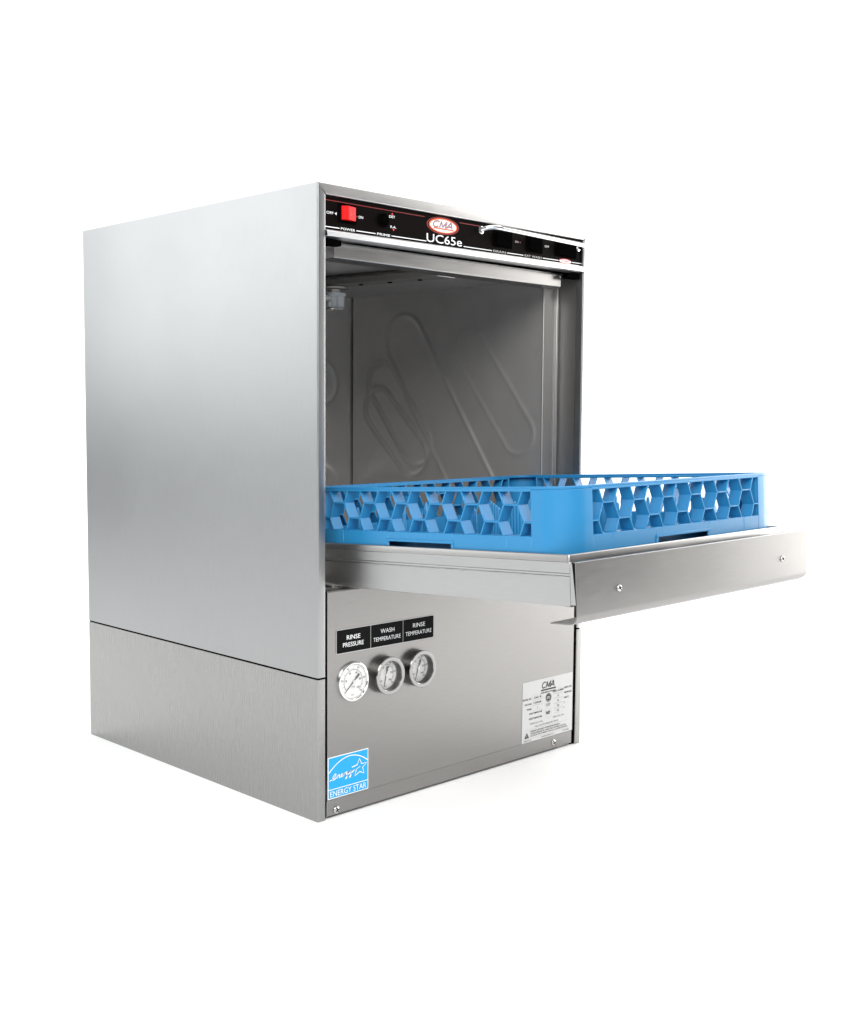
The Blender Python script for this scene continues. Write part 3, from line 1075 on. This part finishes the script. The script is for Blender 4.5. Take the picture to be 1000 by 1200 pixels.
# warning box
frame(0.03, 0.93, 0.775 + 0.025, 0.945)
mb.poly_xz([(U(0.045), V(0.930)), (U(0.135), V(0.930)), (U(0.090), V(0.835))], y - 0.0001, 'black_ink')
mb.text_xz("!", U(0.090), V(0.900), 0.0055, y - 0.0003, 'label_white', None, 0.03)
for i, s in enumerate(("WARNING: DISCONNECT POWER BEFORE SERVICING", "THIS MACHINE MUST BE CONNECTED ACCORDING TO LOCAL", "ELECTRICAL AND PLUMBING CODES BY A QUALIFIED INSTALLER")):
    mb.text_xz(s, U(0.16), V(0.832 + 0.038 * i), 0.0026, y, 'black_ink', (0.078, 0.096, 0.100)[i], 0.02, align='L')
mb.text_xz("MADE IN USA", U(0.04), V(0.972), 0.0026, y, 'black_ink', 0.0190, align='L')
mb.text_xz("GARDEN GROVE, CA", U(0.50), V(0.972), 0.0026, y, 'black_ink', 0.0330)
mb.text_xz("P/N 13450", U(0.93), V(0.965), 0.0026, y, 'black_ink', 0.0160, align='R')
mb.build('lettering', dp, recalc=False)

# ================================================================== DISH RACK
rot = Euler(DR_ROT).to_matrix()
RC = Vector((0.3045, -0.1455, 0))
RLOC = DR_LOC + rot @ Vector((RC.x, RC.y, -0.0204))
rack = thing('dish_rack', 'blue plastic dish rack with open honeycomb sides resting on the open door', 'dish rack', RLOC, DR_ROT, True)
HWD = 0.2492
RR = 0.0400
ZB, ZT, ZTOP = 0.0395, 0.0972, 0.1000
LH = 0.1955
DEP = 0.0190


def rounded_square(h, r, n=10):
    out = []
    for sx, sy, a in ((1, -1, -PI / 2), (1, 1, 0), (-1, 1, PI / 2), (-1, -1, PI)):
        cx, cy = sx * (h - r), sy * (h - r)
        for k in range(n + 1):
            t = a + PI / 2 * k / n
            out.append((cx + r * math.cos(t), cy + r * math.sin(t)))
    return out


def ring(mb, h, r, th, z0, z1, mat='rack_blue'):
    o = rounded_square(h, r)
    i = rounded_square(h - th, max(0.002, r - th))
    n = len(o)
    v = [[mb.bm.verts.new((p[0], p[1], z)) for p in q] for q, z in ((o, z0), (o, z1), (i, z1), (i, z0))]
    for a in range(4):
        b = (a + 1) % 4
        for k in range(n):
            k2 = (k + 1) % n
            mb.face([v[a][k], v[a][k2], v[b][k2], v[b][k]], mat)


# frame: top ring, corner posts, base band with a hand slot in the middle of every side
mb = MB()
ring(mb, HWD - 0.0016, RR - 0.0016, 0.0120, 0.0961, ZTOP)
rsq = rounded_square(HWD, RR)


def wall_piece(pts, th, z0, z1):
    """vertical wall along an open path in XY (outer side given), thickened inwards"""
    pl = sheet(pts, th, 1)
    mb.extrude(pl, lambda p: (p[0], p[1], z0), lambda p: (p[0], p[1], z1), 'rack_blue')


for q in range(4):
    ca, sa = math.cos(q * PI / 2), math.sin(q * PI / 2)

    def rt(p):
        return (p[0] * ca - p[1] * sa, p[0] * sa + p[1] * ca)
    c = HWD - RR
    corner = [(LH, -HWD)] + [(c + RR * math.cos(-PI / 2 + PI / 2 * k / 12), -c + RR * math.sin(-PI / 2 + PI / 2 * k / 12)) for k in range(13)] + [(HWD, -LH)]
    wall_piece([rt(p) for p in corner], 0.0034, 0.0, 0.0962)
    # posts behind the corner panel edges
    for (a, b) in (((LH, -HWD + 0.0034), (LH + 0.0026, -HWD + DEP)), ((HWD - DEP, -LH - 0.0026), (HWD - 0.0034, -LH))):
        p0, p1 = rt(a), rt(b)
        mb.box(min(p0[0], p1[0]), max(p0[0], p1[0]), min(p0[1], p1[1]), max(p0[1], p1[1]), 0.004, 0.0965, 'rack_blue')
    # base band left and right of the slot, and above it
    wall_piece([rt((-LH, -HWD)), rt((-0.062, -HWD))], 0.0032, 0.0, ZB)
    wall_piece([rt((0.062, -HWD)), rt((LH, -HWD))], 0.0032, 0.0, ZB)
    wall_piece([rt((-0.062, -HWD)), rt((0.062, -HWD))], 0.0032, 0.0262, ZB)
    # raised frame round the slot
    wall_piece([rt((-0.0635, -HWD - 0.0014)), rt((0.0635, -HWD - 0.0014))], 0.0030, 0.0262, 0.0298)
    wall_piece([rt((-0.0635, -HWD - 0.0014)), rt((-0.0595, -HWD - 0.0014))], 0.0030, 0.0, 0.0262)
    wall_piece([rt((0.0595, -HWD - 0.0014)), rt((0.0635, -HWD - 0.0014))], 0.0030, 0.0, 0.0262)
    # inner skirt behind the slot
    wall_piece([rt((-LH, -HWD + DEP)), rt((LH, -HWD + DEP))], 0.0022, 0.0, ZB)
    # faint mould ribs on the band
    for u in (-0.155, 0.155):
        wall_piece([rt((u - 0.0006, -HWD - 0.0004)), rt((u + 0.0006, -HWD - 0.0004))], 0.001, 0.0, ZB)
    # ledge that carries the lattice and the top rail
    for (a, b, z0, z1) in ((ZB - 0.0022, ZB, 0, 0),):
        p0, p1 = rt((-LH, -HWD + 0.0032)), rt((LH, -HWD + DEP))
        mb.box(min(p0[0], p1[0]), max(p0[0], p1[0]), min(p0[1], p1[1]), max(p0[1], p1[1]), a, b, 'rack_blue')
    wall_piece([rt((-LH, -HWD)), rt((LH, -HWD))], 0.0180, 0.0942, 0.0972)
fr = mb.build('frame', rack, bevel=0.0006, segs=1)

# honeycomb side, cells run inwards like short tubes
mb = MB()
NZ = 12
PITCH = 2 * LH / NZ
AMP = 0.15 * PITCH
ZH = 0.0942
h1 = ZH - 0.30 * (ZH - ZB)
h2 = ZH - 0.69 * (ZH - ZB)
TW = 0.0021


def wall_quad(p, q, th):
    """plate between two (u, z) points, extruded through the depth of the side"""
    dx, dz = q[0] - p[0], q[1] - p[1]
    l = math.hypot(dx, dz)
    nx, nz = -dz / l * th / 2, dx / l * th / 2
    poly = [(p[0] + nx, p[1] + nz), (p[0] - nx, p[1] - nz), (q[0] - nx, q[1] - nz), (q[0] + nx, q[1] + nz)]
    mb.extrude(poly, lambda a: (a[0], -HWD + 0.0002, a[1]), lambda a: (a[0] * 1.0, -HWD + DEP, a[1]), 'rack_blue')


def zig(k):
    s = 1 if k % 2 == 0 else -1
    xc = -LH + (k + 0.5) * PITCH
    return [(xc - s * AMP * 0.54, ZH + 0.0004), (xc + s * AMP, h1), (xc - s * AMP, h2), (xc + s * AMP * 0.59, ZB - 0.0004)]


for k in range(NZ):
    z = zig(k)
    for a, b in zip(z, z[1:]):
        wall_quad(a, b, TW)
for k in range(NZ - 1):
    a, b = zig(k), zig(k + 1)
    if k % 2 == 0:
        wall_quad(a[1], b[1], TW)
    else:
        wall_quad(a[2], b[2], TW)
wall_quad((-LH, h2), zig(0)[2], TW)
wall_quad(zig(NZ - 1)[2], (LH, h2), TW)
lat = mb.build('side_lattice', rack, bevel=0.0005, segs=1)
for q in (1, 2, 3):
    c = lat.copy()
    COL.objects.link(c)
    c.parent = rack
    c.rotation_euler = (0, 0, q * PI / 2)

# base grid
mb = MB()
hb = HWD - DEP
n = 12
for k in range(n + 1):
    x = -hb + 2 * hb * k / n
    mb.box(x - 0.0013, x + 0.0013, -hb, hb, 0.001, 0.009, 'rack_blue')
    mb.box(-hb, hb, x - 0.0013, x + 0.0013, 0.0013, 0.0086, 'rack_blue')
mb.build('base_grid', rack)
# pegs
mb = MB()
mb.lathe([(0, 0.068), (0.0018, 0.0675), (0.0026, 0.064), (0.0034, 0.008), (0.0034, 0.004), (0, 0.004)], (0, 0, 0), (0, 0, 1), 'rack_blue', 12)
peg = mb.build('peg', rack, smooth=True)
first = True
for i in range(9):
    for j in range(9):
        p = peg if first else peg.copy()
        if not first:
            COL.objects.link(p)
            p.parent = rack
        first = False
        p.location = (-0.190 + 0.0475 * i, -0.190 + 0.0475 * j, 0)
